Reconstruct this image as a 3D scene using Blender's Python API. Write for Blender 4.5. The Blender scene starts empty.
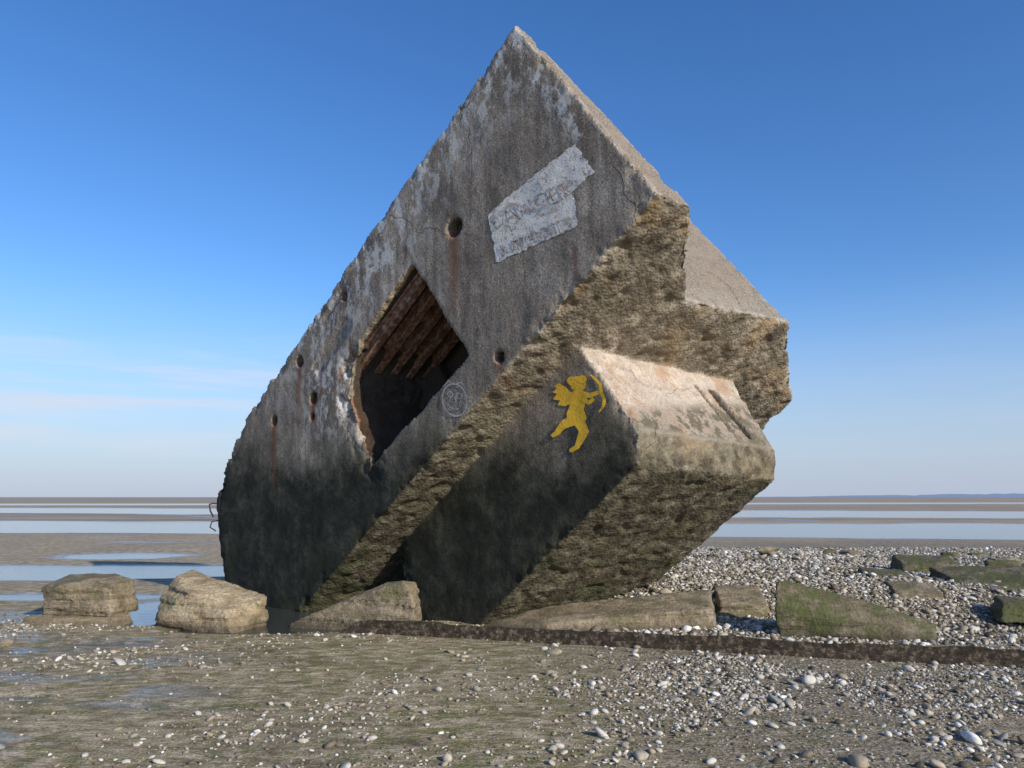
import bpy, bmesh, math, random
import numpy as np
from mathutils import Vector as V, noise, Matrix
from mathutils.bvhtree import BVHTree
random.seed(4); rng=np.random.default_rng(7)
scene=bpy.context.scene
col=scene.collection

# ------------------------------------------------------------ node helpers
class NT:
    def __init__(s,mat):
        s.t=mat.node_tree; s.n=s.t.nodes; s.l=s.t.links
    def link(s,a,b): s.l.new(a,b)
    def put(s,sock,v):
        if isinstance(v,bpy.types.NodeSocket): s.l.new(v,sock)
        elif v is not None:
            if sock.type=='RGBA' and len(v)==3: v=(*v,1)
            sock.default_value=v
    def node(s,t): return s.n.new(t)
    def noise(s,vec,scale,detail=5,rough=.55,dist=0):
        n=s.node('ShaderNodeTexNoise'); s.put(n.inputs['Vector'],vec)
        n.inputs['Scale'].default_value=scale; n.inputs['Detail'].default_value=detail
        n.inputs['Roughness'].default_value=rough; n.inputs['Distortion'].default_value=dist
        return n.outputs['Fac']
    def vor(s,vec,scale,feature='F1',out='Distance',rnd=1):
        n=s.node('ShaderNodeTexVoronoi'); n.feature=feature; s.put(n.inputs['Vector'],vec)
        n.inputs['Scale'].default_value=scale; n.inputs['Randomness'].default_value=rnd
        return n.outputs[out]
    def math(s,op,a,b=None,clamp=False):
        n=s.node('ShaderNodeMath'); n.operation=op; n.use_clamp=clamp
        s.put(n.inputs[0],a); s.put(n.inputs[1],b) if b is not None else None
        return n.outputs[0]
    def ss(s,v,lo,hi,a=0.,b=1.):
        n=s.node('ShaderNodeMapRange'); n.interpolation_type='SMOOTHSTEP'
        s.put(n.inputs[0],v); n.inputs[1].default_value=lo; n.inputs[2].default_value=hi
        n.inputs[3].default_value=a; n.inputs[4].default_value=b
        return n.outputs[0]
    def mix(s,f,a,b,mode='MIX'):
        n=s.node('ShaderNodeMix'); n.data_type='RGBA'; n.blend_type=mode
        s.put(n.inputs[0],f); s.put(n.inputs[6],a); s.put(n.inputs[7],b)
        return n.outputs[2]
    def ramp(s,f,stops):
        n=s.node('ShaderNodeValToRGB'); s.put(n.inputs[0],f)
        e=n.color_ramp.elements
        while len(e)<len(stops): e.new(.5)
        for k,(p,c) in zip(e,stops): k.position=p; k.color=(*c,1)
        return n.outputs[0]
    def vscale(s,vec,sc):
        n=s.node('ShaderNodeVectorMath'); n.operation='MULTIPLY'
        s.put(n.inputs[0],vec); n.inputs[1].default_value=sc
        return n.outputs[0]
    def attr(s,name,out='Fac'):
        n=s.node('ShaderNodeAttribute'); n.attribute_name=name; return n.outputs[out]
    def pos(s): return s.node('ShaderNodeNewGeometry').outputs['Position']
    def z(s,vec,i=2):
        n=s.node('ShaderNodeSeparateXYZ'); s.put(n.inputs[0],vec); return n.outputs[i]
    def bump(s,h,dist=.02,strength=1,prev=None):
        n=s.node('ShaderNodeBump'); s.put(n.inputs['Height'],h)
        n.inputs['Distance'].default_value=dist; n.inputs['Strength'].default_value=strength
        if prev is not None: s.put(n.inputs['Normal'],prev)
        return n.outputs[0]
def newmat(name):
    m=bpy.data.materials.new(name); m.use_nodes=True
    k=NT(m); b=m.node_tree.nodes['Principled BSDF']
    b.inputs['Specular IOR Level'].default_value=.25
    return m,k,b

# ------------------------------------------------------------ bunker frame
# a: long axis (running down to the left), b: short axis (up to the left), c: depth axis
Q=V((1.441,7.286,4.590)); n=V((.641,.767,.03)).normalized()
a=V((-.593,.520,-.615)).normalized(); b=V((-.487,.377,.788)).normalized()
c=V((.803,.592,-.060)).normalized()
def P(p,q,s=0.): return Q+a*p+b*q+c*s
M=V((3.64,9.86,3.87)); M2=P(2.12,.0,4.93); M3=P(4.9,0,5.08)

def mesh_obj(name,me,mat=None,parent=None):
    o=bpy.data.objects.new(name,me); col.objects.link(o)
    if mat: me.materials.append(mat)
    if parent: o.parent=parent
    return o
def hull(pts,name='tmp'):
    bm=bmesh.new()
    for p in pts: bm.verts.new(p)
    r=bmesh.ops.convex_hull(bm,input=bm.verts)
    junk=[g for g in r['geom_interior']+r['geom_unused'] if isinstance(g,bmesh.types.BMVert)]
    if junk: bmesh.ops.delete(bm,geom=list(set(junk)),context='VERTS')
    bmesh.ops.recalc_face_normals(bm,faces=bm.faces)
    me=bpy.data.meshes.new(name); bm.to_mesh(me); bm.free()
    return mesh_obj(name,me)
def evald(o):
    dg=bpy.context.evaluated_depsgraph_get(); dg.update()
    return bpy.data.meshes.new_from_object(o.evaluated_get(dg))
def boolean(base,others,op):
    for o in others:
        m=base.modifiers.new('b','BOOLEAN'); m.object=o; m.operation=op; m.solver='EXACT'
        me=evald(base); base.modifiers.clear(); old=base.data; base.data=me
        bpy.data.meshes.remove(old)
        bpy.data.objects.remove(o)
def remesh(o,vox):
    m=o.modifiers.new('r','REMESH'); m.mode='VOXEL'; m.voxel_size=vox
    me=evald(o); o.modifiers.clear(); o.data=me

prof=[(-.17,3.09),(0,0),(7.9,0),(8.7,.45),(9.0,.9),(8.80,1.78),(8.38,2.66),(7.7,2.98),(6.97,3.16),(3.64,3.18)]
back=[(-.17,3.09,.14),(0,0,.54),(2.4,2.9,2.0),(2.6,0,2.0),(7.8,0,2.0),(8.6,.5,2.0),(8.9,1.0,1.7),(8.5,1.8,1.7),(8.1,2.5,1.7),(6.9,3.0,1.8)]
H1=hull([P(*k) for k in prof]+[P(*k) for k in back])
H2=hull([P(0,.002,.1),P(0,.002,.535),P(1.04,.002,1.49),P(1.04,.9,1.49),P(0,1.3,.45),P(4,.01,2.5),P(4,2,2.5),P(4,.01,.1),P(3,2,.3)])
up=b*2.2
H3=hull([P(1.04,-.006,1.45),P(1.04,2.2,1.45),M,M+up,M2,M2+b*1.6,M3,M3+b*1.6,P(5.2,-.005,1.6),P(5.2,1.8,1.6),P(2.0,-.004,.8)])
cf=[(2.0,0),(2.02,-1.24),(2.28,-1.54),(5.7,-1.61),(6.4,-1.16),(5.83,.0),(5.7,.5),(2.3,.5)]
cb=[(2.0,0,3.45),(2.02,-1.24,3.07),(2.28,-1.52,3.07),(5.7,-1.58,3.0),(6.2,-1.2,3.0),(5.7,.5,3.2),(2.3,.5,3.3)]
H4=hull([P(p,q,.633) for p,q in cf]+[P(*k) for k in cb])
H5=hull([P(4,.02,1.0),P(4,1.5,3.0),P(4,.02,3.0),P(7.2,.02,1.0),P(7.2,0,3.0),P(7.6,1.5,1.5),P(6.5,1.8,3.0),P(5.6,-1.2,2.6),P(5.5,-1.2,1.3)])
body=H1
boolean(body,[H2,H3,H4,H5],'UNION')
# openings
def prism(poly,s0,s1,axis=c):
    return hull([Q+a*p+b*q+axis*s0 for p,q in poly]+[Q+a*p+b*q+axis*s1 for p,q in poly])
cuts=[prism([(2.81,2.18),(2.86,.56),(4.2,.60),(4.2,2.13)],-.3,1.35),
      prism([(4.15,2.08),(4.15,.62),(5.02,.66),(4.88,1.2),(4.82,1.66),(4.5,1.98)],-.3,1.15)]
holes=[(2.03,1.96,.13,.5),(5.34,2.88,.075,.3),(5.42,2.22,.085,.3),(6.35,2.61,.07,.3),(4.04,2.88,.06,.25),(2.52,.20,.07,.25),(5.6,2.02,.05,.2)]
for p,q,r,d in holes:
    cuts.append(prism([(p+r*math.cos(t*math.pi/8),q+r*math.sin(t*math.pi/8)) for t in range(16)],-.2,d,n))
def boxat(cen,ax,hs):
    pts=[]
    for i in (-1,1):
        for j in (-1,1):
            for k in (-1,1):
                pts.append(cen+ax[0]*i*hs[0]+ax[1]*j*hs[1]+ax[2]*k*hs[2])
    return hull(pts)
cuts.append(boxat(P(2.0,-.70,2.72),(b,c,a),(.40,.085,.18)))
cuts.append(boxat(P(2.0,-.58,2.42),(b,c,a),(.42,.035,.09)))
cuts.append(boxat(P(4.66,2.5,-.02),(a,b,n),(.5,.12,.05)))
cuts.append(boxat(P(4.2,2.95,-.02),(a,b,n),(.35,.05,.05)))
boolean(body,cuts,'DIFFERENCE')
remesh(body,.028)
me=body.data
N=len(me.vertices); co=np.empty(N*3); me.vertices.foreach_get('co',co); co=co.reshape(-1,3)
no=np.empty(N*3); me.vertices.foreach_get('normal',no); no=no.reshape(-1,3)
Qn,an,bn,cn,nn=(np.array(k) for k in (Q,a,b,c,n))
rel=co-Qn; dep=rel@nn; pp=rel@an; qq=rel@bn
front=np.clip((-(no@nn)-.75)/.15,0,1)
topf=np.clip((-(no@an)-.72)/.15,0,1)
segs=[((0,0,0),(-.17,3.09,0)),((0,0,0),(7.9,0,0)),((0,0,.54),(-.17,3.09,.14)),((0,0,0),(0,0,.54)),((0,0,.54),(1.04,0,1.49)),
((-.17,3.09,0),(3.64,3.18,0)),((3.64,3.18,0),(6.97,3.16,0)),((6.97,3.16,0),(8.38,2.66,0)),((8.38,2.66,0),(8.8,1.78,0)),((8.8,1.78,0),(9,.9,0)),
((2,0,.633),(2.02,-1.24,.633)),((2.02,-1.24,.633),(2.28,-1.54,.633)),((2.28,-1.54,.633),(5.7,-1.61,.633)),
((2.02,-1.24,.633),(2.02,-1.24,3.07)),((2.28,-1.54,.633),(2.28,-1.52,3.07)),((2,0,3.45),(2.02,-1.24,3.07)),((5.83,0,.633),(6.4,-1.16,.633))]
segs=[(np.array(P(*u)),np.array(P(*v))) for u,v in segs]
Nn=np.array(P(1.04,0,1.49)); Mn=np.array(M); M2n=np.array(M2)
segs+=[(Nn,Mn),(Mn,M2n),(Mn,np.array(M+up)),(M2n,np.array(M3))]
hs=[(2.81,2.18),(2.86,.56),(5.02,.66),(4.88,1.2),(4.82,1.66),(4.5,1.98)]
hsegs=[(np.array(P(*hs[i])),np.array(P(*hs[(i+1)%6]))) for i in range(6)]
def dseg(A,B):
    d=B-A; t=np.clip(((co-A)@d)/(d@d),0,1); return np.linalg.norm(co-A-t[:,None]*d,axis=1)
ed=np.min([dseg(*k) for k in segs],axis=0)
hd=np.min([dseg(*k) for k in hsegs[2:5]],axis=0)
disp=np.zeros(N)
lowend=np.clip((pp-6.6)/1.5,0,1)*(dep<1.9)
for i in range(N):
    v=V(co[i]); f=front[i]; t=topf[i]
    r=noise.fractal(v*2.2,1.,2.,3)
    fine=noise.noise(v*13)
    rough=(1-f)*(1-.75*t)
    d=f*(r*.008+fine*.0018)+rough*(r*.026+fine*.011)+t*r*.010
    if rough>.3:
        d-=rough*.05*max(0,noise.noise(v*6.1+V((3,3,3)))-.12)
        l_=noise.noise(V((pp[i]*.5,qq[i]*7,dep[i]*.5)))
        d+=rough*.018*l_
    if ed[i]<.16:
        k=1-ed[i]/.16
        e=noise.fractal(v*4.2+V((9,3,1)),.8,2.1,4)
        e2=noise.noise(v*1.3+V((2,7,5)))
        d-=k*max(0,e-.05+e2*.6)*(.065+.07*lowend[i])+k*k*.006
    if hd[i]<.3 and dep[i]<.4:
        k=1-hd[i]/.3
        d-=k*(.02+max(0,noise.fractal(v*5,.8,2.1,4)+.2)*.16)
    disp[i]=d
co2=co+no*disp[:,None]
me.vertices.foreach_set('co',co2.ravel())
dt=np.array([.615,-.788]); dw=np.array([.788,.615])
rust=np.zeros(N)
for (p,q,r,d),L,st_ in zip(holes[:6],(1.1,1.0,.8,1.0,.35,.4),(.85,1.,1.,.95,.6,.7)):
    x=pp-p; y=qq-q; t=x*dt[0]+y*dt[1]; w=x*dw[0]+y*dw[1]
    rust=np.maximum(rust,st_*np.exp(-(w/(r*.5+.03))**2)*np.clip((t+.03)/.05,0,1)*np.clip(1-t/L,0,1)**.5*(dep<.3))
for p,q,L,wd in ((4.7,2.15,.5,.035),(5.0,2.45,.6,.035),(2.75,2.45,.35,.03),(1.0,.35,.5,.025),(4.3,2.3,.4,.03),(5.9,2.4,.45,.03)):
    x=pp-p; y=qq-q; t=x*dt[0]+y*dt[1]; w=x*dw[0]+y*dw[1]
    rust=np.maximum(rust,.85*np.exp(-(w/wd)**2)*np.clip((t+.03)/.05,0,1)*np.clip(1-t/L,0,1)**.5*(dep<.3))
L3=np.stack([pp*dw[0]+qq*dw[1],pp*dt[0]+qq*dt[1],dep],1)
white=np.clip((qq-2.1)/.9,0,1)*np.clip((6.8-pp)/2,0,1)*.9
white=np.maximum(white,np.exp(-((pp-5.05)**2+(qq-2.0)**2)/.6))
white=np.maximum(white,.85*np.exp(-((pp-3.3)**2/1.8+(qq-2.7)**2/.25)))
white=np.maximum(white,.9*np.exp(-((pp-0.1)**2)/.02)*(qq>1.2))*(dep<.3)
def fattr(me,name,arr):
    at=me.attributes.new(name,'FLOAT','POINT'); at.data.foreach_set('value',arr.astype(np.float32))
fattr(me,'front',front); fattr(me,'rust',rust); fattr(me,'white',white); fattr(me,'topf',topf)
fattr(me,'edge',np.clip(1-ed/.07,0,1))
at=me.attributes.new('loc','FLOAT_VECTOR','POINT'); at.data.foreach_set('vector',L3.astype(np.float32).ravel())
at=me.attributes.new('slab','FLOAT_VECTOR','POINT'); at.data.foreach_set('vector',np.stack([pp,qq,dep],1).astype(np.float32).ravel())
cave_shade=((dep>.07)&(dep<1.5)&(pp>2.7)&(pp<5.1)&(qq>.5)&(qq<2.3)).astype(float); fattr(me,'cave_shade',cave_shade)  # mask for the painted shade inside the opening
me.shade_smooth()

m,k,bs=newmat('weathered_concrete')
pos=k.pos(); loc=k.attr('loc','Vector'); fr=k.attr('front'); slab=k.attr('slab','Vector'); tp=k.attr('topf'); edg=k.attr('edge')
n1=k.noise(pos,1.1,5,.62); n2=k.noise(pos,6,5,.68); n3=k.noise(pos,44,3,.8)
st=k.noise(k.vscale(loc,(4.5,.5,1)),1.6,4,.6)
fc=k.ramp(n1,[(.30,(.150,.122,.093)),(.5,(.255,.212,.165)),(.70,(.39,.335,.272))])
fc=k.mix(k.ss(st,.46,.62,0,.5),fc,(.115,.094,.073))
fc=k.mix(k.ss(st,.42,.30,0,.5),fc,(.44,.39,.325))
fc=k.mix(k.ss(n2,.53,.68,0,.5),fc,(.115,.095,.072))
fc=k.mix(.88,fc,k.ramp(n3,[(.28,(.33,.32,.31)),(.47,(.90,.89,.88)),(.70,(1.75,1.72,1.66))]),'MULTIPLY')
sq=k.z(slab,1); ww=k.math('PINGPONG',k.math('ADD',sq,k.math('MULTIPLY',n2,.02)),.31)
seam=k.math('MULTIPLY',k.ss(ww,.0,.010,1,0),k.ss(n1,.42,.6,0,.5))
fc=k.mix(seam,fc,(.08,.066,.05))
wn=k.noise(k.vscale(loc,(1.5,.8,1)),3.4,8,.76)
wm=k.math('MULTIPLY',k.attr('white'),k.ss(wn,.48,.57),clamp=True)
fc=k.mix(wm,fc,(.62,.60,.55))
pit=k.ss(k.vor(pos,9),.06,.11,1,0)
fc=k.mix(k.math('MULTIPLY',pit,k.ss(n2,.45,.6,0,.8)),fc,(.06,.05,.04))
uc=k.ramp(n2,[(.30,(.10,.081,.057)),(.45,(.22,.184,.132)),(.58,(.355,.302,.223)),(.74,(.52,.46,.355))])
vs=k.vor(pos,26); vc=k.vor(pos,26,'F1','Color')
uc=k.mix(.45,uc,k.ramp(k.z(vc,0),[(0,(.50,.48,.46)),(.6,(1,.98,.95)),(1,(1.35,1.33,1.3))]),'MULTIPLY')
uc=k.mix(.75,uc,k.ramp(n3,[(.3,(.42,.41,.40)),(.5,(1,1,1)),(.7,(1.35,1.35,1.35))]),'MULTIPLY')
strata=k.noise(k.vscale(slab,(.35,5,.35)),1.4,5,.65)
uc=k.mix(k.ss(strata,.50,.60,0,.5),uc,(.14,.115,.08))
uc=k.mix(k.ss(n1,.52,.66,0,.45),uc,(.40,.265,.13))
tc_=k.ramp(n2,[(.28,(.30,.235,.18)),(.5,(.46,.385,.31)),(.72,(.58,.51,.42))])
tc_=k.mix(.8,tc_,k.ramp(n3,[(.3,(.42,.40,.37)),(.5,(1,1,1)),(.72,(1.35,1.33,1.3))]),'MULTIPLY')
tc_=k.mix(k.ss(k.noise(pos,1.9,6,.7),.5,.60,0,.6),tc_,(.38,.215,.12))
tc_=k.mix(k.math('MULTIPLY',k.ss(sq,-.16,-.03),k.ss(n2,.35,.55,.3,.9)),tc_,(.22,.10,.05))
tc_=k.mix(k.math('MULTIPLY',k.ss(sq,-1.24,-1.0,1,0),k.ss(n2,.40,.56,.15,.9)),tc_,(.09,.075,.05))
py_=k.z(slab,0)
old=k.ramp(n3,[(.3,(.07,.058,.044)),(.5,(.18,.155,.12)),(.68,(.37,.33,.27))])
old=k.mix(k.ss(n2,.40,.6,.0,.5),old,(.28,.24,.188))
tc_=k.mix(k.ss(py_,1.3,1.7,.88,0),tc_,old)
cc=k.mix(fr,uc,fc); cc=k.mix(tp,cc,tc_)
cc=k.mix(k.math('MULTIPLY',edg,k.ss(n2,.42,.6,0,.6)),cc,(.50,.46,.39))
z=k.z(pos); zz=k.math('ADD',z,k.math('MULTIPLY',k.math('SUBTRACT',n1,.5),1.4))
zz=k.math('ADD',zz,k.math('MULTIPLY',k.math('SUBTRACT',n2,.5),.8))
tide=k.ss(zz,1.75,2.6,1,0)
fd=k.ramp(k.noise(pos,2.4,6,.74),[(.3,(.014,.014,.010)),(.48,(.031,.031,.021)),(.60,(.062,.060,.040)),(.76,(.135,.128,.09))])
fd=k.mix(.7,fd,k.ramp(n3,[(.3,(.45,.45,.45)),(.5,(1,1,1)),(.72,(1.7,1.7,1.65))]),'MULTIPLY')
fd=k.mix(k.math('MULTIPLY',k.ss(k.noise(pos,1.7,5,.7),.5,.62,0,.5),k.ss(z,1.6,.3,0,1)),fd,(.045,.052,.020))
ud=k.ramp(n2,[(.3,(.032,.026,.017)),(.46,(.085,.072,.048)),(.6,(.17,.146,.10)),(.76,(.30,.265,.19))])
ud=k.mix(.6,ud,k.ramp(n3,[(.3,(.45,.43,.41)),(.5,(1,1,1)),(.7,(1.4,1.4,1.4))]),'MULTIPLY')
ud=k.mix(k.math('MULTIPLY',k.ss(k.noise(pos,2,5),.47,.58,0,.6),k.ss(z,.4,1.9,1,.35)),ud,(.070,.078,.032))
cc=k.mix(tide,cc,k.mix(fr,ud,fd))
gr=k.math('MULTIPLY',k.ss(zz,1.9,2.3),k.ss(zz,2.4,2.9,1,0)); gr=k.math('MULTIPLY',gr,k.ss(n2,.45,.6,0,.35))
cc=k.mix(gr,cc,(.10,.105,.05))
rf=k.math('MULTIPLY',k.attr('rust'),k.ss(n3,.25,.6,.75,1))
cc=k.mix(rf,cc,(.165,.062,.024))
wv=k.node('ShaderNodeVectorMath'); wv.operation='ADD'; k.link(pos,wv.inputs[0])
nv=k.node('ShaderNodeTexNoise'); nv.inputs['Scale'].default_value=2.5; k.link(pos,nv.inputs['Vector']); nv.inputs['Detail'].default_value=5
k.link(k.vscale(nv.outputs['Color'],(.35,.35,.35)),wv.inputs[1])
crk=k.vor(wv.outputs[0],.6,'DISTANCE_TO_EDGE')
crm=k.math('MULTIPLY',k.ss(crk,.001,.005,1,0),k.ss(n1,.46,.58,0,.75))
cc=k.mix(crm,cc,(.03,.027,.022))
cc=k.mix(k.math('MULTIPLY',k.attr('cave_shade'),.88),cc,(.030,.020,.013))  # shade inside the opening is painted into the base colour
k.link(cc,bs.inputs['Base Color']); bs.inputs['Roughness'].default_value=.92
hgt=k.math('ADD',n2,k.math('MULTIPLY',n3,.45))
hgt=k.math('ADD',hgt,k.math('MULTIPLY',k.math('SUBTRACT',1,k.math('MAXIMUM',fr,tp)),k.math('MULTIPLY',vs,-.7)))
hgt=k.math('SUBTRACT',hgt,k.math('MULTIPLY',pit,.5))
k.link(k.bump(hgt,.028,.6),bs.inputs['Normal'])
bunker=bpy.data.objects.new('concrete_bunker',None); col.objects.link(bunker)
body.name='bunker_body'; body.parent=bunker; me.materials.clear(); me.materials.append(m)
bmx=bmesh.new(); bmx.from_mesh(me); bvh=BVHTree.FromBMesh(bmx); bmx.free()
def conform(name,polys,mat,s0=0.,off=.006,maxe=.03,parent=bunker):
    """thin paint layer: list of (p,q) polygons laid on the surface facing -n"""
    bm=bmesh.new()
    for poly in polys:
        vs=[bm.verts.new((p,q,0)) for p,q in poly]
        try: f=bm.faces.new(vs)
        except: continue
    bmesh.ops.triangulate(bm,faces=bm.faces)
    for _ in range(5):
        es=[e for e in bm.edges if e.calc_length()>maxe]
        if not es: break
        bmesh.ops.subdivide_edges(bm,edges=es,cuts=1)
        bmesh.ops.triangulate(bm,faces=bm.faces)
    for v in bm.verts:
        p=P(v.co.x,v.co.y,s0)-n*.6
        h=bvh.ray_cast(p,n,1.0)
        v.co=(h[0] if h[0] else p+n*.6)-n*off
    bmesh.ops.recalc_face_normals(bm,faces=bm.faces)
    me=bpy.data.meshes.new(name); bm.to_mesh(me); bm.free(); me.shade_smooth()
    return mesh_obj(name,me,mat,parent)

# white paint patch
m,k,bs=newmat('old_white_paint'); pos=k.pos()
w=k.noise(pos,11,8,.82); w2=k.noise(k.vscale(pos,(1,1,2)),3.2,6,.7); w3=k.noise(pos,44,3,.8)
f=k.math('MULTIPLY',k.ss(w,.38,.50),k.ss(w2,.36,.47,.35,1)); f=k.math('MULTIPLY',f,k.ss(w3,.30,.42,.3,1))
cl=k.mix(f,(.26,.215,.17),(.74,.70,.63))
k.link(cl,bs.inputs['Base Color']); bs.inputs['Roughness'].default_value=.9
k.link(k.bump(k.math('ADD',w,w3),.02,.6),bs.inputs['Normal'])
def rag(poly,step=.04,amp=.014):
    out=[]
    for i in range(len(poly)):
        A=V(poly[i]);B=V(poly[(i+1)%len(poly)]);L=(B-A).length;kk=max(1,int(L/step))
        for j in range(kk):
            pnt=A.lerp(B,j/kk); out.append((pnt.x+random.uniform(-amp,amp),pnt.y+random.uniform(-amp,amp)))
    return out
conform('white_paint_patch',[rag([(1.57,1.63),(1.25,1.55),(.92,1.45),(.27,1.23),(.31,.78),(.66,.86),(.68,.74),(.83,.50),(1.84,1.08)])],m,0,.004)
m,k,bs=newmat('faded_red_lettering'); pos=k.pos()
k.link(k.mix(k.ss(k.noise(pos,17,6,.85),.44,.53),(.66,.62,.57),(.34,.255,.21)),bs.inputs['Base Color']); bs.inputs['Roughness'].default_value=.9
k.link(k.bump(k.noise(pos,44,3,.8),.02,.6),bs.inputs['Normal'])
def lettering(txt,ox,oy,size,ang,name):
    cu=bpy.data.curves.new(name,'FONT'); cu.body=txt; cu.size=size; cu.resolution_u=2
    o=bpy.data.objects.new(name,cu); col.objects.link(o); me=evald(o); bpy.data.objects.remove(o)
    bm=bmesh.new(); bm.from_mesh(me); ca,sa=math.cos(ang),math.sin(ang)
    for v in bm.verts:
        jx=noise.noise(v.co*.4)*2; jy=noise.noise(v.co*.3+V((4,4,4)))*2
        x=ox+v.co.x*ca-v.co.y*sa+jx; y=oy+v.co.x*sa+v.co.y*ca+jy
        p_=2.03-.011*x-.008*y; q_=1.96-.0136*x+.010*y
        s_=P(p_,q_)-n*.6; h=bvh.ray_cast(s_,n,1.0); v.co=(h[0] if h[0] else s_+n*.6)-n*.009
    me2=bpy.data.meshes.new(name); bm.to_mesh(me2); bm.free(); mesh_obj(name,me2,m,bunker)
lettering('DANGER',38,-3,19,math.radians(25),'lettering_upper')
lettering('INTERDIT',46,-27,14,math.radians(25),'lettering_lower')

# cherub graffiti, in metres: local x right, y up
m,k,bs=newmat('yellow_spray_paint'); pos=k.pos()
f=k.ss(k.noise(pos,34,5,.8),.38,.47)
k.link(k.mix(f,(.34,.25,.12),(.86,.50,.035)),bs.inputs['Base Color']); bs.inputs['Roughness'].default_value=.7
k.link(k.bump(k.noise(pos,44,3,.8),.015,.5),bs.inputs['Normal'])
def cmap(x,y): return (2.51-.0100*x-.0070*y, -.53-.0100*x+.0080*y)
def ribbon(pts,ws):
    L=[];R=[]
    for i,(x,y) in enumerate(pts):
        x0,y0=pts[max(0,i-1)];x1,y1=pts[min(len(pts)-1,i+1)]
        dx,dy=x1-x0,y1-y0;l=math.hypot(dx,dy) or 1
        w=ws[i]/2 if isinstance(ws,(list,tuple)) else ws/2
        L.append((x-dy/l*w,y+dx/l*w));R.append((x+dy/l*w,y-dx/l*w))
    return [ [L[i],L[i+1],R[i+1],R[i]] for i in range(len(pts)-1)]
def disc(cx,cy,rx,ry=None,nn_=16):
    ry=ry or rx
    return [(cx+rx*math.cos(t*2*math.pi/nn_),cy+ry*math.sin(t*2*math.pi/nn_)) for t in range(nn_)]
ch=[disc(3,28,8,8.5),disc(-3,31,5,5),disc(7,33,5,4.5),[(-3,22),(8,22),(9,16)],
 [(-4,19),(3,21),(10,19),(11,10),(9,1),(12,-8),(10,-15),(2,-18),(-7,-14),(-8,-5),(-5,4)],
 [(-3,17),(-9,24),(-16,28),(-21,25),(-18,22),(-23,18),(-18,16),(-22,10),(-15,9),(-17,4),(-10,3),(-4,6)]]
ch+=ribbon([(8,17),(15,16),(24,20)],[7,5.5,4])+ribbon([(8,13),(14,8),(19,13)],[6,5,4])
ch+=ribbon([(15,38),(20,34),(25,28),(26,20),(29,12),(28,5),(24,-1)],[1.5,2.5,3.3,3.6,3.3,2.5,1.5])
ch+=ribbon([(5,-13),(10,-23),(6,-33),(3,-41)],[12,10,7,4.5])+ribbon([(3,-40),(-2,-44),(-4,-45)],[4.5,4.5,2.5])
ch+=ribbon([(-2,-12),(-10,-17),(-12,-20)],[11,9,7.5])+ribbon([(-11,-18),(-17,-27),(-22,-31)],[7.5,5.5,3.5])
for i,poly in enumerate(ch):
    conform('cherub_paint_%02d'%i,[[cmap(x,y) for x,y in poly]],m,.633,.006+i*.0004,.04)
m,k,bs=newmat('faded_chalk'); k.link(k.mix(k.ss(k.noise(k.pos(),20,4),.36,.50),(.17,.155,.125),(.42,.40,.36)),bs.inputs['Base Color'])
def fm(x,y): return (3.35-.0095*x-.0075*y,.28-.0115*x+.0085*y)
fl=ribbon(disc(0,0,14,17,22)+[(14,0)],1.6)+ribbon(disc(-5,5,3.2,3,10)+[(-1.8,5)],1.4)+ribbon(disc(5,5,3.2,3,10)+[(8.2,5)],1.4)+ribbon([(-8,-5),(-4,-9),(0,-10),(4,-9),(8,-5)],1.5)+ribbon([(0,4),(2,-2),(-1,-3)],1.3)+ribbon([(-13,12),(-8,19),(0,16),(7,20),(13,12)],1.5)
conform('chalk_face_drawing',[[fm(x,y) for x,y in q_] for q_ in fl],m,0,.007,.05)

# rusty beams in the opening
m,k,bs=newmat('rusted_steel'); pos=k.pos(); r=k.noise(pos,12,6,.7)
k.link(k.ramp(r,[(.3,(.06,.033,.022)),(.5,(.21,.105,.06)),(.72,(.50,.35,.25))]),bs.inputs['Base Color'])
bs.inputs['Roughness'].default_value=.9; k.link(k.bump(r,.02,.6),bs.inputs['Normal'])
for i in range(5):
    s0=.16+i*.25
    for j,(dq,hw,hq) in enumerate(((2.12,.05,.012),(2.05,.014,.06),(1.985,.045,.012))):
        o=boxat(P(3.75,dq-.01*(i%2),s0),(a,b,c),(.98-.03*i,hq,hw)); o.name='rusted_beam_%d_%d'%(i+1,j+1); o.parent=bunker; o.data.materials.append(m)
def bar(name,pts,r,mat,parent):
    cu=bpy.data.curves.new(name,'CURVE'); cu.dimensions='3D'; cu.bevel_depth=r; cu.bevel_resolution=2
    s=cu.splines.new('POLY'); s.points.add(len(pts)-1)
    for q_,p_ in zip(s.points,pts): q_.co=(*p_,1)
    o=bpy.data.objects.new(name,cu); col.objects.link(o); me=evald(o); bpy.data.objects.remove(o); mesh_obj(name,me,mat,parent)
md,k,bs=newmat('blackened_steel'); bs.inputs['Base Color'].default_value=(.05,.038,.03,1); bs.inputs['Roughness'].default_value=.9
e0=P(8.38,2.6,.1)
bar('bent_rebar_1',[e0,e0+V((-.12,-.1,.02)),e0+V((-.17,-.12,.0)),e0+V((-.15,-.12,-.10)),e0+V((-.10,-.1,-.2))],.013,md,bunker)
bar('bent_rebar_2',[e0+V((.0,.05,-.25)),e0+V((-.12,-.1,-.27)),e0+V((-.14,-.12,-.36)),e0+V((-.05,-.1,-.42))],.011,md,bunker)
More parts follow.
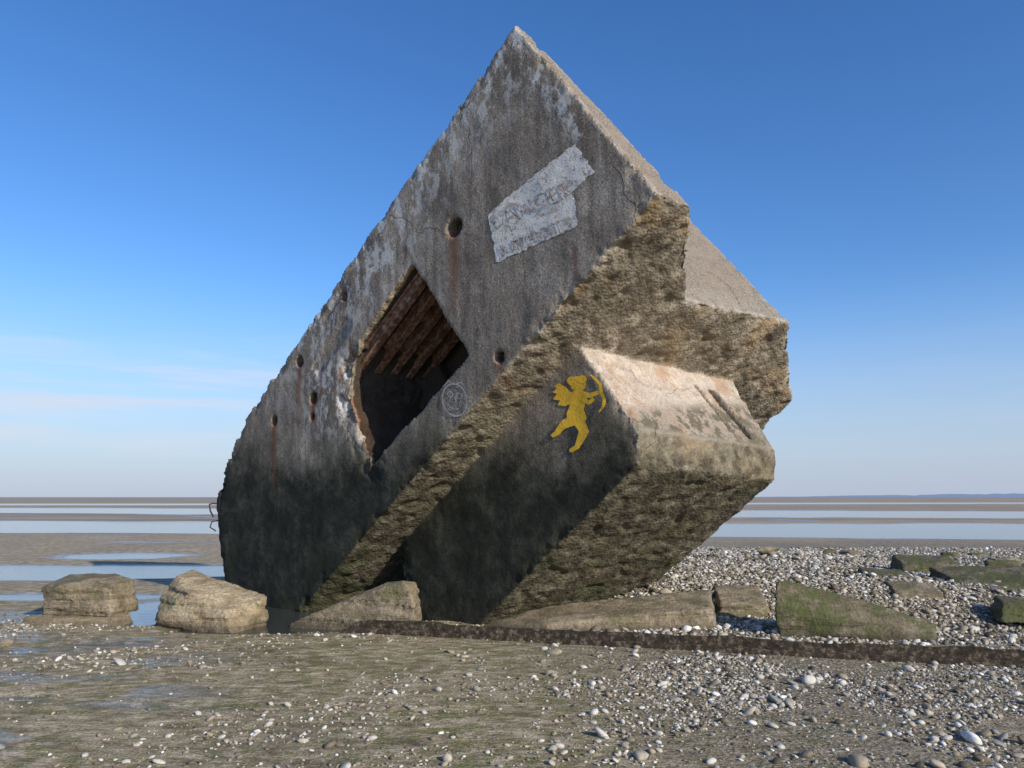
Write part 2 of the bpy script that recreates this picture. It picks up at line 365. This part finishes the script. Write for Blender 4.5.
# ------------------------------------------------------------ ground
def sst(x,lo,hi):
    t=np.clip((x-lo)/(hi-lo),0,1); return t*t*(3-2*t)
_r=np.random.default_rng(3); _ph=_r.uniform(0,6.28,(40,)); _an=_r.uniform(0,6.28,(40,))
def wob(x,y,sc,o=0,nn_=6):
    v=0
    for i in range(nn_):
        A=_an[(i*3+o)%40]; f=sc*(1+.55*i)
        v=v+np.sin(f*(x*math.cos(A)+y*math.sin(A))+_ph[(i*5+o)%40]+1.3*np.sin(f*.37*(y*math.cos(A)-x*math.sin(A))+i))/(1+.6*i)
    return v/2.6
def gravel_mask(x,y):
    g=sst(x,-.8,1.2)*sst(y,8.2,10.)*(1-sst(y,22,34))
    g2=.62*sst(x+.5*wob(x,y,.5,2),-.4,2.8)*(1-sst(y,8.5,9.5))
    return np.clip(np.maximum(g,g2)+.28*wob(x,y,.9,4)*(y<30),0,1)
pools=[(-11,16.9,6.2,1.5,.12),(-4.3,11.7,1.25,.9,.11),(-3.3,10.9,1.3,.55,.10),(-1.4,10.9,.8,.6,.09),(-5.9,8.35,1.5,.13,.05),(-4.4,8.7,.7,.10,.05),(-10.5,21.5,2.0,1.4,.07),(-7.2,12.8,1.5,.5,.08),(-2.4,6.1,.5,.08,.035),(-4.6,6.4,1.2,.10,.04),(-4.75,10.9,.35,.9,.10),
 (-3.0,9.75,.95,.36,.09),(-2.2,9.55,.7,.12,.06),(-4.9,7.3,1.0,.07,.04)]
def H(x,y):
    near=1-sst(y,25,60)
    h=.035+.014*wob(x,y,.8)*near+.006*wob(x,y*2.2,3.1,7)*near
    h+=.004*wob(x,y*1.6,9.,17)*(1-sst(y,9,14))
    h+=.40*sst(x,.0,2.3)*sst(y,9.5,10.9)*(1-sst(y,15,26))*(1-.35*sst(x,5,9))
    h+=.03*wob(x,y,.35,11)*sst(y,12,30)*(1-sst(y,60,300))+.05*sst(y,30,300)
    for cx,cy,rx,ry,d in pools:
        w=.18*wob(x,y,1.6,int(cx*3)%20)
        r2=((x-cx)/rx)**2+((y-cy)/ry)**2
        h-=d*np.exp(-(r2*(1+w))**1.5)
    e1=y+.10*x+ .9*wob(x,y,.09,5); h-=.26*np.exp(-((e1-41)/7.)**4)
    e2=y+.20*x+2.5*wob(x,y,.04,9); h-=.30*np.exp(-((e2-84)/13.)**4)
    e3=y-.15*x+6*wob(x,y,.015,13); h-=.22*np.exp(-((e3-185)/22.)**4)*sst(x,-400,-30)
    return h
ys=[-8.]
while ys[-1]<6000: ys.append(ys[-1]+.0062*(ys[-1]+12)*(1 if ys[-1]<200 else 4))
ys=np.array(ys); ts=np.linspace(-1.25,1.25,540)
X=ts[None,:]*(ys[:,None]+12); Y=np.repeat(ys[:,None],len(ts),1)
Z=H(X,Y)
def np_mesh(name,vs,f):
    me=bpy.data.meshes.new(name); me.vertices.add(len(vs)); me.vertices.foreach_set('co',vs.astype(np.float32).ravel())
    nf,w=f.shape; me.loops.add(nf*w); me.loops.foreach_set('vertex_index',f.astype(np.int32).ravel())
    me.polygons.add(nf); me.polygons.foreach_set('loop_start',(np.arange(nf)*w).astype(np.int32))
    me.update(calc_edges=True); me.shade_smooth(); return me
def grid_mesh(name,X,Y,Z):
    R,Cc=X.shape; vs=np.stack([X,Y,Z],-1).reshape(-1,3)
    i=np.arange(R-1)[:,None]*Cc+np.arange(Cc-1)[None,:]
    f=np.stack([i,i+1,i+1+Cc,i+Cc],-1).reshape(-1,4)
    return np_mesh(name,vs,f)
gm=grid_mesh('beach_ground',X,Y,Z); fattr(gm,'gravel',gravel_mask(X,Y).ravel())
m,k,bs=newmat('wet_sand'); pos=k.pos(); y=k.z(pos,1); z=k.z(pos,2); x=k.z(pos,0)
far=k.ss(y,14,60)
rp=k.noise(k.vscale(pos,(1.0,1.7,1)),5.0,6,.74,.3)
fine=k.noise(pos,50,3,.82); big=k.noise(k.vscale(pos,(.6,1.4,1)),.9,4,.6)
sc=k.ramp(rp,[(.36,(.165,.122,.070)),(.5,(.385,.31,.20)),(.64,(.60,.505,.355))])
sc=k.mix(.92,sc,k.ramp(fine,[(.30,(.28,.27,.255)),(.5,(1,1,1)),(.68,(1.5,1.5,1.45))]),'MULTIPLY')
alg=k.math('MULTIPLY',k.ss(k.noise(k.vscale(pos,(1,1.7,1)),5.5,6,.82),.48,.56),k.ss(big,.36,.54,.3,.9))
alg=k.math('MULTIPLY',alg,k.ss(y,10,16,1,.0))
sc=k.mix(alg,sc,k.mix(k.ss(fine,.35,.65),(.085,.088,.026),(.29,.285,.105)))
gv=k.attr('gravel'); v1=k.vor(k.vscale(pos,(1,1,.6)),30); v1c=k.z(k.vor(k.vscale(pos,(1,1,.6)),30,'F1','Color'),0)
gcol=k.ramp(v1c,[(0,(.14,.115,.08)),(.35,(.28,.24,.175)),(.7,(.42,.37,.29)),(1,(.58,.54,.47))])
gcol=k.mix(k.ss(v1,.35,.65,0,.85),gcol,(.10,.08,.055))
gmix=k.math('MULTIPLY',gv,k.ss(fine,.25,.6,.4,1),clamp=True)
sc=k.mix(gmix,sc,gcol)
fcn=k.noise(k.vscale(pos,(.02,.16,1)),1.,5,.6)
fcol=k.ramp(fcn,[(.3,(.22,.175,.125)),(.5,(.33,.265,.19)),(.7,(.45,.37,.27))])
sc=k.mix(k.math('MULTIPLY',far,.9),sc,fcol)
wet=k.ss(z,.003,.035,1,0)
wl=k.math('MULTIPLY',k.ss(big,.48,.60),k.ss(x,-2.5,1.0,.9,0)); wl=k.math('MULTIPLY',wl,k.ss(y,10,14,1,.3))
wl=k.math('MAXIMUM',wl,k.math('MULTIPLY',k.ss(k.noise(k.vscale(pos,(.12,.5,1)),1.,5,.6),.55,.66),k.ss(y,18,30)))
wet2=k.math('MAXIMUM',wet,wl)
sc=k.mix(k.math('MULTIPLY',wet2,.6),sc,k.mix(1,sc,(.5,.47,.45),'MULTIPLY'))
k.link(sc,bs.inputs['Base Color'])
k.link(k.ss(wet2,0,1,.9,.24),bs.inputs['Roughness'])
hg=k.math('ADD',rp,k.math('MULTIPLY',fine,.3)); hg=k.math('SUBTRACT',hg,k.math('MULTIPLY',k.math('MULTIPLY',v1,gv),.5))
bn_=k.node('ShaderNodeBump'); k.link(hg,bn_.inputs['Height']); bn_.inputs['Distance'].default_value=.075
k.link(k.ss(wet2,0,1,.9,.25),bn_.inputs['Strength']); k.link(bn_.outputs[0],bs.inputs['Normal'])
mesh_obj('beach_ground',gm,m)
wm=grid_mesh('water',np.array([[-9000.,9000.],[-9000.,9000.]]),np.array([[-8.,-8.],[6000.,6000.]]),np.zeros((2,2)))
m,k,bs=newmat('shallow_water'); pos=k.pos()
bs.inputs['Base Color'].default_value=(.05,.055,.05,1); bs.inputs['Roughness'].default_value=.06; bs.inputs['Specular IOR Level'].default_value=.5
w=k.noise(k.vscale(pos,(1,2.2,1)),5,4,.6)
k.link(k.bump(w,.02,.25),bs.inputs['Normal'])
mesh_obj('water',wm,m)
# ------------------------------------------------------------ pebbles
def ico(sub):
    bm=bmesh.new(); bmesh.ops.create_icosphere(bm,subdivisions=sub,radius=1)
    v=np.array([q_.co[:] for q_ in bm.verts]); f=np.array([[w.index for w in q_.verts] for q_ in bm.faces]); bm.free(); return v,f
def scatter(name,x,y,rad,sub,mat,sink=.25,flat=.55,jit=.16):
    v,f=ico(sub); K_=len(x); nv=len(v)
    sc=np.stack([rng.uniform(.8,1.4,K_),rng.uniform(.6,1.05,K_),rng.uniform(flat*.7,flat*1.3,K_)],1)*rad[:,None]
    an_=rng.uniform(0,6.28,K_); ca,sa=np.cos(an_),np.sin(an_)
    if sub>=3:
        off=rng.uniform(0,50,(K_,1,3))
        g=1+.13*np.sin(2.1*v[None,:,0]+off[...,0])*np.sin(1.9*v[None,:,1]+off[...,1])+.09*np.sin(3.3*v[None,:,2]+off[...,2]+2*v[None,:,0])
        vv=v[None]*g[...,None]*sc[:,None,:]
    else: vv=np.repeat(v[None],K_,0)*(1+rng.uniform(-jit,jit,(K_,nv,1)))*sc[:,None,:]
    tx=rng.normal(0,.25,K_)[:,None]
    xx=vv[...,0]*ca[:,None]-vv[...,1]*sa[:,None]; yy=vv[...,0]*sa[:,None]+vv[...,1]*ca[:,None]
    zz=vv[...,2]+xx*tx
    hz=H(x,y)
    out=np.stack([xx+x[:,None],yy+y[:,None],zz+(hz+sc[:,2]*(1-2*sink))[:,None]],-1).reshape(-1,3)
    ff=(f[None]+np.arange(K_)[:,None,None]*nv).reshape(-1,3)
    me=np_mesh(name,out,ff); fattr(me,'tint',np.repeat(rng.uniform(0,1,K_),nv)); return mesh_obj(name,me,mat)
m,k,bs=newmat('pebble_stone'); t=k.attr('tint'); pos=k.pos()
pc=k.ramp(t,[(0,(.09,.075,.055)),(.18,(.20,.165,.115)),(.36,(.33,.275,.20)),(.46,(.24,.235,.215)),(.60,(.42,.36,.27)),(.78,(.46,.43,.37)),(.92,(.58,.55,.49)),(1,(.76,.74,.69))])
pc=k.mix(.6,pc,k.ramp(k.noise(pos,45,3,.7),[(.3,(.5,.5,.46)),(.6,(1.1,1.1,1.1))]),'MULTIPLY')
k.link(pc,bs.inputs['Base Color']); bs.inputs['Roughness'].default_value=.75
pebm=m
def sample(K_,x0,x1,y0,y1,wfun,ypow=1.):
    xs=[];yy=[];c_=0
    while c_<K_:
        u=rng.uniform(0,1,K_*2); y_=y0+(y1-y0)*u**ypow; x_=rng.uniform(x0,x1,K_*2)
        kp=(rng.uniform(0,1,K_*2)<wfun(x_,y_))&(np.abs(x_)<.8*y_+1.5)
        xs.append(x_[kp]);yy.append(y_[kp]);c_+=kp.sum()
    return np.concatenate(xs)[:K_],np.concatenate(yy)[:K_]
dry=lambda x,y:(H(x,y)>.012)
x,y=sample(42000,-1.2,17,8.6,24,lambda x,y:gravel_mask(x,y)**1.5*dry(x,y)*np.clip(14/y,0,1),1.3)
r=np.clip(rng.lognormal(-3.85,.42,42000),.010,.085)
scatter('pebbles',x,y,r,1,pebm)
x,y=sample(40000,-9,9,3.2,11,lambda x,y:(.10+gravel_mask(x,y))*dry(x,y)*(.15+.85*(wob(x,y,1.7,3)>0)))
r=np.clip(rng.lognormal(-4.7,.55,40000),.004,.04)
scatter('pebbles.001',x,y,r,2,pebm,jit=.07)
x,y=sample(200,-6,7,4.2,11,lambda x,y:(.10+gravel_mask(x,y))*dry(x,y))
x=np.concatenate([x,[2.05,2.13,1.97,2.2,-1.1,.6,3.0,.72,1.7]]); y=np.concatenate([y,[6.25,6.2,6.3,6.3,5.2,5.4,5.3,5.2,5.15]])
r=np.clip(rng.lognormal(-3.4,.35,len(x)),.022,.07)
scatter('pebbles.002',x,y,r,3,pebm,.3)
# ------------------------------------------------------------ rocks and slabs
def rockmat(name,c1,c2,c3,moss=.5,mosscol=(.06,.075,.02)):
    m,k,bs=newmat(name); pos=k.pos()
    r1=k.noise(pos,4,6,.7); r2=k.noise(pos,28,4,.75)
    cl=k.ramp(r1,[(.3,c1),(.5,c2),(.72,c3)])
    cl=k.mix(.85,cl,k.ramp(r2,[(.3,(.38,.38,.36)),(.55,(1,1,1)),(.75,(1.4,1.4,1.35))]),'MULTIPLY')
    lay=k.noise(k.vscale(pos,(.6,.6,7)),2,4,.6)
    cl=k.mix(k.ss(lay,.52,.60,0,.55),cl,c1)
    mo=k.ss(k.noise(pos,3.2,6,.65),.62-.3*moss,.72-.3*moss,0,.8)
    cl=k.mix(mo,cl,k.mix(r2,mosscol,tuple(q_*1.8 for q_ in mosscol)))
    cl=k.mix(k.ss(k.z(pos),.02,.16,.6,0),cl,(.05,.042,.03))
    k.link(cl,bs.inputs['Base Color']); bs.inputs['Roughness'].default_value=.9
    k.link(k.bump(k.math('ADD',k.math('ADD',r1,lay),k.math('MULTIPLY',r2,.5)),.06,.9),bs.inputs['Normal']); return m
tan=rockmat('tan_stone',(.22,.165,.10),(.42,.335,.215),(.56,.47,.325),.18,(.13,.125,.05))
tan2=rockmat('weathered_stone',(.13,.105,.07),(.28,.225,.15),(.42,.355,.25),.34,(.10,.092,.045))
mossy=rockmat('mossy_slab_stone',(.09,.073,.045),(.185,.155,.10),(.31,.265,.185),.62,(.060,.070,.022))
def rock(name,pts,mat,amp=.05,vox=.026,fr_=2.5,parent=None,cutn=3,dep_=.18):
    bm=bmesh.new()
    for p in pts: bm.verts.new(p)
    bmesh.ops.convex_hull(bm,input=bm.verts)
    loose=[v for v in bm.verts if not v.link_faces]
    if loose: bmesh.ops.delete(bm,geom=loose,context='VERTS')
    ctr=sum((v.co for v in bm.verts),V())/len(bm.verts)
    for _ in range(cutn):   # knock a few corners off
        d=V((random.gauss(0,1),random.gauss(0,1),random.uniform(-.2,.6))).normalized()
        sup=max((v.co-ctr).dot(d) for v in bm.verts); ext=sup*(1-random.uniform(.05,dep_))
        bmesh.ops.bisect_plane(bm,geom=bm.verts[:]+bm.edges[:]+bm.faces[:],plane_co=ctr+d*ext,plane_no=d,clear_outer=True)
        be=[e for e in bm.edges if e.is_boundary]
        if be: bmesh.ops.contextual_create(bm,geom=be)
    bmesh.ops.recalc_face_normals(bm,faces=bm.faces)
    me=bpy.data.meshes.new(name); bm.to_mesh(me); bm.free(); o=mesh_obj(name,me)
    remesh(o,vox); me=o.data
    for v in me.vertices:
        w=v.co.copy(); d=noise.fractal(w*fr_*1.4,.8,2.1,4)*amp*.45+noise.noise(w*16)*amp*.15
        side=1-abs(v.normal.z)
        l_=noise.noise(V((w.x*1.1,w.y*1.1,w.z*12)))
        d+=side*amp*1.0*(-.6 if l_<-.08 else .25)
        v.co=w+v.normal*d
    me.materials.clear(); me.materials.append(mat); me.shade_smooth(); o.parent=parent
    return o
def gz(x,y): return float(H(np.array(x,float),np.array(y,float)))
rock('concrete_boulder',[(-6.02,10.15,.10),(-5.05,10.0,.10),(-4.98,10.6,.1),(-6.05,10.7,.1),(-6.04,10.15,.46),(-5.72,10.02,.50),(-5.10,10.05,.44),(-5.0,10.5,.50),(-5.25,10.5,.60),(-5.95,10.6,.58)],tan2,.035,cutn=0)
rock('flat_stone_slab',[(-6.15,9.95,-.1),(-4.9,9.85,-.1),(-4.85,10.4,-.1),(-6.2,10.5,-.1),(-6.12,9.98,.11),(-4.95,9.9,.09),(-4.9,10.3,.12),(-6.1,10.4,.12)],tan,.025,cutn=2)
rock('angular_boulder',[(-4.45,9.90,-.1),(-3.30,9.45,-.1),(-3.08,10.1,-.1),(-4.48,10.3,-.1),(-4.44,9.97,.34),(-4.26,10.0,.62),(-4.18,10.3,.66),(-3.15,10.15,.36),(-3.12,9.85,.32),(-3.95,9.66,.44),(-3.42,9.50,.22),(-4.32,9.74,.12)],tan,.035,cutn=0)
rock('wedge_boulder',[(-2.75,9.85,-.1),(-1.15,9.45,-.1),(-1.1,10.0,-.1),(-2.5,10.2,-.1),(-2.8,9.9,.04),(-1.55,9.80,.55),(-1.32,9.65,.60),(-1.17,9.5,.30),(-1.18,9.9,.54),(-2.0,10.1,.28)],tan2,.03,cutn=0)
rock('long_concrete_slab',[(-.42,9.62,-.1),(.4,9.25,-.1),(2.45,9.5,.0),(2.6,10.3,.0),(.3,10.1,-.1),(-.4,9.7,.05),(.4,9.3,.13),(2.4,9.55,.28),(2.6,10.3,.42),(.5,10.1,.24)],tan2,.025,cutn=1,dep_=.06)
rock('broken_slab',[(2.6,9.9,.1),(3.25,9.9,.1),(3.4,10.7,.2),(2.6,10.6,.2),(2.6,9.95,.30),(3.2,9.95,.27),(3.3,10.6,.44),(2.7,10.6,.44)],tan2,.03,cutn=2)
rock('tilted_concrete_slab',[(3.02,9.05,-.1),(4.6,8.70,-.1),(4.8,9.0,0),(3.3,9.5,0),(3.00,9.08,.40),(3.08,9.22,.64),(3.2,9.24,.64),(4.62,8.75,.05),(4.8,8.98,.20),(3.8,9.20,.50)],mossy,.022,cutn=0)
rock('broken_slab.001',[(5.0,10.3,.1),(5.7,10.2,.1),(5.8,10.8,.2),(5.1,10.9,.2),(5.0,10.35,.37),(5.6,10.3,.35),(5.7,10.7,.46),(5.1,10.8,.48)],tan2,.025,cutn=2)
rock('mossy_slab',[(6.0,10.6,.2),(7.9,10.2,.2),(8.5,11.9,.2),(6.2,12.1,.2),(6.05,10.8,.38),(7.8,10.4,.46),(8.4,11.7,.62),(6.3,11.9,.56)],mossy,.035,cutn=2)
rock('mossy_slab.001',[(5.2,11.6,.2),(6.0,11.5,.2),(6.1,12.3,.2),(5.3,12.4,.2),(5.3,11.7,.44),(5.9,11.6,.46),(6.0,12.2,.50),(5.4,12.3,.52)],mossy,.03,cutn=2)
rock('mossy_slab.002',[(6.2,12.6,.2),(7.4,12.4,.2),(7.6,13.4,.2),(6.4,13.6,.2),(6.3,12.8,.50),(7.2,12.7,.55),(7.4,13.3,.62),(6.5,13.4,.64)],mossy,.04,cutn=2)
rock('mossy_slab.003',[(5.9,9.6,.1),(6.5,9.5,.1),(6.6,10.0,.1),(6.0,10.1,.1),(6.0,9.7,.30),(6.4,9.6,.32),(6.5,9.9,.36),(6.1,10.0,.38)],mossy,.03,cutn=2)
for i in range(16):
    x_=random.uniform(3,12); y_=random.uniform(12,19); s_=random.uniform(.12,.30); h_=gz(x_,y_)
    rock('low_stone'+('' if i==0 else '.%03d'%i),[(x_+random.uniform(-1.3,1.3)*s_,y_+random.uniform(-1,1)*s_,h_+random.choice((-.1,.3*s_,.45*s_))) for _ in range(14)],random.choice((mossy,tan2)),.03,.035,cutn=0)
# ------------------------------------------------------------ steel rail
bm=bmesh.new(); A=V((-1.95,9.42,0)); B=V((5.6,7.30,0)); K_=90
prof_=[(-.13,-.03),(-.13,.045),(-.10,.05),(-.09,.008),(.05,.008),(.055,.115),(.085,.115),(.09,-.03)]
d=(B-A).normalized(); sd=V((-d.y,d.x,0)); prev=None
for i in range(K_+1):
    t=i/K_; p=A.lerp(B,t)+sd*(.03*math.sin(t*9)); p.z=gz(p.x,p.y)+.006+.014*noise.noise(V((t*7,0,0)))
    ring=[bm.verts.new(p+sd*(u+noise.noise(V((t*45,u*9,0)))*.012)+V((0,0,w*(1+.22*noise.noise(V((t*40,w*30,3))))))) for u,w in prof_]
    if prev:
        for j in range(8): bm.faces.new((prev[j],prev[(j+1)%8],ring[(j+1)%8],ring[j]))
    else: bm.faces.new(ring)
    prev=ring
bm.faces.new(prev[::-1]); bmesh.ops.recalc_face_normals(bm,faces=bm.faces)
me=bpy.data.meshes.new('steel_rail'); bm.to_mesh(me); bm.free()
m,k,bs=newmat('barnacled_rust'); pos=k.pos(); r_=k.noise(pos,16,6,.75)
k.link(k.ramp(r_,[(.34,(.018,.014,.010)),(.52,(.055,.042,.029)),(.68,(.24,.19,.135))]),bs.inputs['Base Color']); bs.inputs['Roughness'].default_value=.9
k.link(k.bump(r_,.03,.8),bs.inputs['Normal'])
mesh_obj('steel_rail',me,m)

# ------------------------------------------------------------ far shore
bm=bmesh.new(); prev=None
for i in range(220):
    x_=1250+i*25; t=i/220
    h_=(20+14*sum(noise.noise(V((x_*f_,1,0)))/(1+j) for j,f_ in enumerate((.002,.006,.02))))*min(1,t*4)
    v0=bm.verts.new((x_,4300,-1)); v1=bm.verts.new((x_,4300,max(1,h_)))
    if prev: bm.faces.new((prev[0],v0,v1,prev[1]))
    prev=(v0,v1)
me=bpy.data.meshes.new('distant_treeline'); bm.to_mesh(me); bm.free()
m,k,bs=newmat('hazy_trees'); bs.inputs['Base Color'].default_value=(.15,.21,.33,1); bs.inputs['Roughness'].default_value=1
mesh_obj('distant_treeline',me,m)

# ------------------------------------------------------------ light, sky
el=math.radians(25); sh=V((.69,-.724)).normalized()
sdv=V((sh.x*math.cos(el),sh.y*math.cos(el),math.sin(el)))
L=bpy.data.lights.new('sun','SUN'); L.energy=5.0; L.angle=math.radians(.5); L.color=(1,.92,.80)
lo=bpy.data.objects.new('sun',L); lo.rotation_euler=sdv.to_track_quat('Z','Y').to_euler(); col.objects.link(lo)
w=bpy.data.worlds.new('World'); scene.world=w; w.use_nodes=True
k=NT(w); bg=w.node_tree.nodes['Background']
sky=k.node('ShaderNodeTexSky'); sky.sky_type='NISHITA'; sky.sun_disc=False
sky.sun_elevation=el; sky.sun_rotation=math.atan2(sh.x,sh.y); sky.air_density=1.0; sky.dust_density=.3; sky.ozone_density=4.0; sky.altitude=0
tc=k.node('ShaderNodeTexCoord').outputs['Generated']
cz=k.z(tc); cx=k.z(tc,0)
hs_=k.node('ShaderNodeHueSaturation'); hs_.inputs['Hue'].default_value=.508; hs_.inputs['Saturation'].default_value=1.2; hs_.inputs['Value'].default_value=1.35; k.link(sky.outputs[0],hs_.inputs['Color'])
hz_=k.mix(k.ss(cz,-.03,.28,.92,0),hs_.outputs[0],(3.3,3.85,5.2))
cn=k.noise(k.vscale(tc,(1.5,1.5,16)),2.2,7,.62,.4)
cm=k.math('MULTIPLY',k.ss(cn,.40,.66),k.math('MULTIPLY',k.ss(cz,.02,.09),k.ss(cz,.10,.22,1,0)))
cm=k.math('MULTIPLY',cm,k.ss(cx,-.25,.35,1,.1))
skc=k.mix(k.math('MULTIPLY',cm,.8),hz_,(5.2,5.7,6.6))
k.link(skc,bg.inputs['Color']); bg.inputs['Strength'].default_value=.13

cam=bpy.data.cameras.new('camera'); cam.sensor_width=36; cam.lens=769/1024*36; cam.clip_end=20000
co_=bpy.data.objects.new('camera',cam); co_.location=(0,0,1.6); co_.rotation_euler=(math.radians(90+8.36),0,0); col.objects.link(co_); scene.camera=co_
scene.view_settings.view_transform='Standard'; scene.view_settings.look='None'; scene.view_settings.exposure=0
